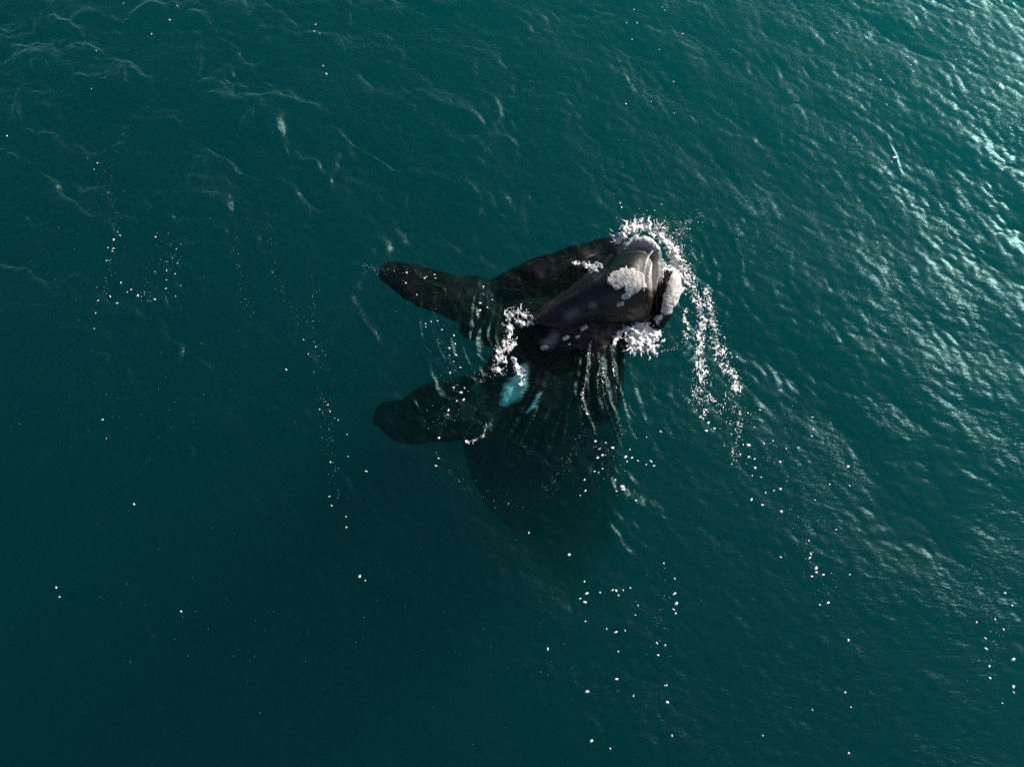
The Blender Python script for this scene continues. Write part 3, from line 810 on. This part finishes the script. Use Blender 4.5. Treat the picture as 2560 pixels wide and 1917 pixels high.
# ------------------------------------------------------------------ floating flecks of foam
def fleck_mesh(seed):
    bm = bmesh.new()
    bmesh.ops.create_icosphere(bm, subdivisions=2, radius=1.0)
    o = Vector((seed * 3.7, seed * 1.3, 0))
    for v in bm.verts:
        v.co *= 0.75 + 0.7 * (mnoise.noise(v.co * 1.1 + o) * .5 + .5)
        v.co.z *= 0.35
    me = bpy.data.meshes.new('foam_fleck')
    bm.to_mesh(me); bm.free(); smooth(me); me.materials.append(M_FOAM)
    return me
FLECKS = [fleck_mesh(s) for s in range(6)]
GROUPS = {}
BIG = {
    'white foam fleck on the dark water left of the whale': [
        (240, 404, 5), (232, 420, 4), (265, 474, 4), (294, 580, 4), (299, 588, 5), (285, 601, 6), (271, 621, 4), (283, 622, 6), (281, 629, 5), (388, 592, 6), (268, 654, 4), (453, 612, 3), (440, 622, 4), (442, 657, 4),
        (415, 675, 4), (436, 683, 4), (302, 707, 5), (327, 724, 5), (317, 730, 4), (343, 738, 6), (385, 747, 6), (412, 719, 5), (272, 738, 5), (292, 758, 6), (245, 752, 4), (239, 783, 4), (237, 823, 4), (414, 698, 4), (449, 711, 3), (437, 739, 4), (256, 1049, 5), (265, 1095, 3), (335, 1260, 5)],
    'white foam fleck between the left paddles and open water': [
        (760, 852, 4), (790, 869, 4), (773, 889, 4), (716, 925, 5), (820, 1013, 4), (799, 1024, 4), (826, 1030, 4), (846, 1051, 4), (868, 1087, 4), (826, 1155, 5), (870, 1141, 4), (823, 1241, 5), (829, 1264, 5), (865, 1291, 4), (866, 1318, 4), (915, 1178, 6),
        (1064, 811, 5), (1078, 807, 5), (1065, 819, 4), (1105, 826, 5), (1094, 804, 4), (1135, 841, 6), (1138, 861, 5), (1124, 874, 6), (1140, 890, 6), (1124, 890, 4), (1134, 905, 4), (1151, 920, 5), (1125, 934, 5), (1134, 970, 5), (1161, 970, 5), (1152, 982, 9), (1159, 1000, 7), (1142, 1005, 5), (1121, 1027, 6), (1120, 1038, 5), (1097, 1095, 7), (1096, 1146, 5), (1090, 1165, 6)],
    'white foam fleck beside the upper left paddle': [(1016, 681, 6), (1061, 696, 6), (1066, 692, 4), (1086, 686, 6), (1088, 696, 4), (1014, 707, 5), (1042, 738, 5), (1208, 716, 6), (1200, 758, 8), (1199, 775, 8), (1193, 788, 5), (1218, 769, 5), (1230, 749, 5)],
    'white foam fleck under the dark flank of the whale': [
        (1488, 1103, 8), (1531, 1120, 8), (1514, 1107, 5), (1499, 1122, 5), (1494, 1144, 8), (1506, 1138, 7), (1563, 1143, 8), (1579, 1145, 6), (1567, 1154, 5), (1594, 1152, 4), (1627, 1154, 6), (1634, 1165, 5), (1615, 1162, 5), (1486, 1178, 6), (1461, 1200, 5), (1538, 1200, 5), (1555, 1218, 9), (1557, 1226, 8), (1540, 1229, 4), (1463, 1227, 6), (1450, 1239, 4), (1588, 1253, 6), (1423, 1386, 9), (1496, 1181, 4), (1506, 1172, 4), (1574, 1125, 5), (1615, 1095, 4), (1650, 1081, 5)],
    'white foam fleck on the dark water below the whale': [
        (1461, 1453, 5), (1467, 1483, 8), (1450, 1496, 5), (1462, 1505, 7), (1500, 1481, 5), (1531, 1475, 5), (1540, 1476, 6), (1546, 1488, 5), (1558, 1475, 5), (1576, 1469, 5), (1595, 1513, 4), (1588, 1537, 4), (1463, 1553, 5), (1516, 1572, 4), (1539, 1580, 7), (1562, 1576, 4), (1687, 1446, 5), (1686, 1484, 7), (1691, 1508, 8), (1684, 1523, 6), (1689, 1533, 6), (1660, 1407, 5), (1642, 1607, 5), (1663, 1612, 5), (1645, 1637, 6), (1369, 1622, 5), (1545, 1628, 4), (1541, 1697, 8), (1467, 1728, 9), (1583, 1739, 5), (1667, 1712, 5), (1668, 1755, 9), (1679, 1838, 5), (1478, 1851, 7), (1662, 1713, 4), (899, 1441, 8), (913, 1451, 4), (453, 1528, 5), (143, 1469, 6), (150, 1492, 4), (1525, 1870, 4), (1322, 1331, 5)],
    'white foam fleck on the rippled water right of the whale': [
        (1870, 1114, 12), (1871, 1143, 6), (1885, 1148, 5), (1887, 1170, 8), (1909, 1110, 5), (1932, 1102, 5), (1950, 1155, 8), (1965, 1122, 4), (1877, 1250, 8), (1904, 1263, 6), (1934, 1227, 5), (1950, 1223, 7), (1913, 1232, 5), (1952, 1279, 8), (1880, 1189, 4), (1902, 1193, 4), (1995, 1119, 5), (2034, 1040, 5), (2122, 1165, 7), (2125, 1213, 5), (2037, 1250, 4), (2075, 1210, 4), (2034, 1072, 5), (2030, 1089, 5), (1770, 1058, 9), (1764, 1079, 8), (1785, 1072, 8)],
    'white foam fleck on the water at the lower right': [
        (2024, 1385, 6), (2022, 1395, 7), (2038, 1421, 8), (2039, 1431, 7), (2028, 1441, 6), (2056, 1437, 8), (2121, 1437, 4), (1950, 1393, 6), (2068, 1507, 8), (2048, 1512, 4), (2020, 1352, 4), (2089, 1324, 5), (2119, 1600, 6), (2531, 1648, 11), (2472, 1665, 7), (2473, 1694, 6), (2532, 1716, 8), (2533, 1730, 5), (2439, 1555, 6), (2463, 1595, 6), (2464, 1621, 6), (2513, 1482, 7), (2530, 1513, 6), (2486, 1548, 5), (2507, 1573, 5), (2504, 1757, 4), (2113, 1730, 5), (2123, 1882, 5), (2032, 1774, 4), (2127, 1767, 4), (1908, 1838, 3)],
    'white foam fleck on the lit water at the upper right': [
        (2267, 144, 6), (2275, 166, 5), (2280, 183, 5), (2200, 200, 5), (2214, 266, 6), (2236, 394, 9), (2230, 404, 4), (2377, 669, 7), (2262, 226, 3), (1566, 58, 5), (1592, 59, 5), (1580, 98, 5), (1585, 24, 5), (1660, 29, 5), (1706, 84, 5), (1647, 126, 4), (1684, 204, 4), (1655, 22, 4), (2092, 82, 5), (2389, 150, 4), (2175, 165, 4), (1550, 510, 5), (1553, 522, 6), (1653, 513, 4), (1685, 284, 4), (1564, 262, 5), (1628, 254, 4), (788, 60, 5), (785, 78, 6), (799, 83, 4), (816, 187, 6), (808, 166, 4), (425, 52, 6), (380, 88, 6), (443, 15, 5), (312, 15, 4), (247, 137, 4), (230, 225, 4), (20, 343, 5)],
}
fk = 0
for lab, spots in BIG.items():
    arr = np.array([tuple(at(x, y, 0)) for x, y, q in spots])
    zs = sea_z(arr[:, 0], arr[:, 1])
    S = np.array(spots, float)
    special = {}
    for word, k in (('lowest', S[:, 1].argmax()), ('topmost', S[:, 1].argmin()), ('rightmost', S[:, 0].argmax()), ('leftmost', S[:, 0].argmin())):
        special[int(k)] = word
    for k, ((x, y, q), w, z) in enumerate(zip(spots, arr, zs)):
        o = bpy.data.objects.new('foam_fleck', FLECKS[fk % 6]); fk += 1
        C.objects.link(o)
        r_ = q / 100.0 * 0.39
        o.location = (w[0], w[1], z + .01)
        o.rotation_euler = (0, 0, random.uniform(0, 6.28) if q < 7 else random.uniform(-.2, .9))
        o.scale = (r_ * random.uniform(1.0, 1.6), r_ * random.uniform(.65, .95), r_)
        tag(o, lab if k not in special else special[k] + ' ' + lab, 'foam fleck', 'foam flecks, ' + lab.replace('white foam fleck ', ''))

tiny = [([(235, 400, 30), (270, 470, 30), (290, 600, 34), (270, 700, 30), (240, 760, 20)], 90, .006, .018, 0),
        ([(400, 590, 50), (440, 640, 30), (400, 660, 24), (350, 735, 40), (380, 740, 20)], 90, .006, .018, 0),
        ([(585, 580, 20), (600, 650, 24), (600, 760, 30), (640, 800, 40)], 40, .006, .014, 0),
        ([(680, 600, 12), (690, 680, 16), (715, 760, 20), (770, 820, 40)], 50, .006, .014, 0),
        ([(780, 690, 20), (785, 780, 14), (790, 860, 30), (800, 950, 40), (820, 1030, 40), (830, 1140, 40), (850, 1250, 30)], 140, .006, .016, 0),
        ([(905, 670, 12), (940, 675, 14), (985, 670, 30), (1060, 680, 40)], 90, .006, .016, 0),
        ([(1085, 770, 30), (1110, 850, 30), (1130, 930, 40), (1140, 1000, 40), (1100, 1060, 30)], 150, .006, .016, 0),
        ([(1180, 935, 14), (1210, 945, 14), (1200, 960, 10)], 60, .006, .016, 0),
        ([(1210, 705, 8), (1205, 740, 10)], 24, .006, .018, 0),
        ([(1090, 1130, 20), (1140, 1200, 16), (1220, 1250, 30), (1300, 1260, 30)], 60, .005, .013, 0),
        ([(1460, 1060, 14), (1440, 1120, 16), (1400, 1180, 20), (1360, 1230, 20)], 80, .005, .013, 0),
        ([(1480, 1110, 30), (1540, 1130, 40), (1570, 1150, 40)], 90, .005, .016, 0),
        ([(1500, 1200, 40), (1560, 1220, 40), (1600, 1260, 30)], 50, .005, .014, 0),
        ([(1900, 1080, 60), (1920, 1140, 80), (1980, 1200, 100), (2080, 1220, 60)], 190, .006, .018, 0),
        ([(1940, 1000, 60), (1990, 1040, 60)], 60, .006, .016, 0),
        ([(1990, 1250, 60), (2010, 1320, 60), (2030, 1420, 50), (2070, 1490, 40)], 120, .006, .016, 0),
        ([(2440, 1400, 40), (2450, 1500, 40), (2500, 1580, 50), (2460, 1680, 40)], 130, .006, .016, 0),
        ([(1630, 1390, 40), (1670, 1460, 40), (1640, 1560, 60), (1660, 1650, 40)], 70, .005, .014, 0),
        ([(2260, 150, 60), (2200, 240, 30), (2210, 320, 30), (2240, 400, 40), (2270, 560, 60)], 110, .006, .014, 0),
        ([(1550, 500, 10), (1540, 470, 10)], 8, .006, .018, 0),
        ([(1100, 260, 500), (1900, 200, 420)], 140, .005, .012, 0),
        ([(300, 1500, 300), (900, 1600, 300), (1500, 1700, 300)], 110, .005, .010, 0),
        ([(200, 200, 250), (200, 1000, 250), (600, 1000, 300)], 150, .005, .011, 0)]
fl = link('foam_specks', drops(tiny, 900), M_FOAM)
tag(fl, 'scattered tiny specks of foam over the whole sea surface', kind='stuff')
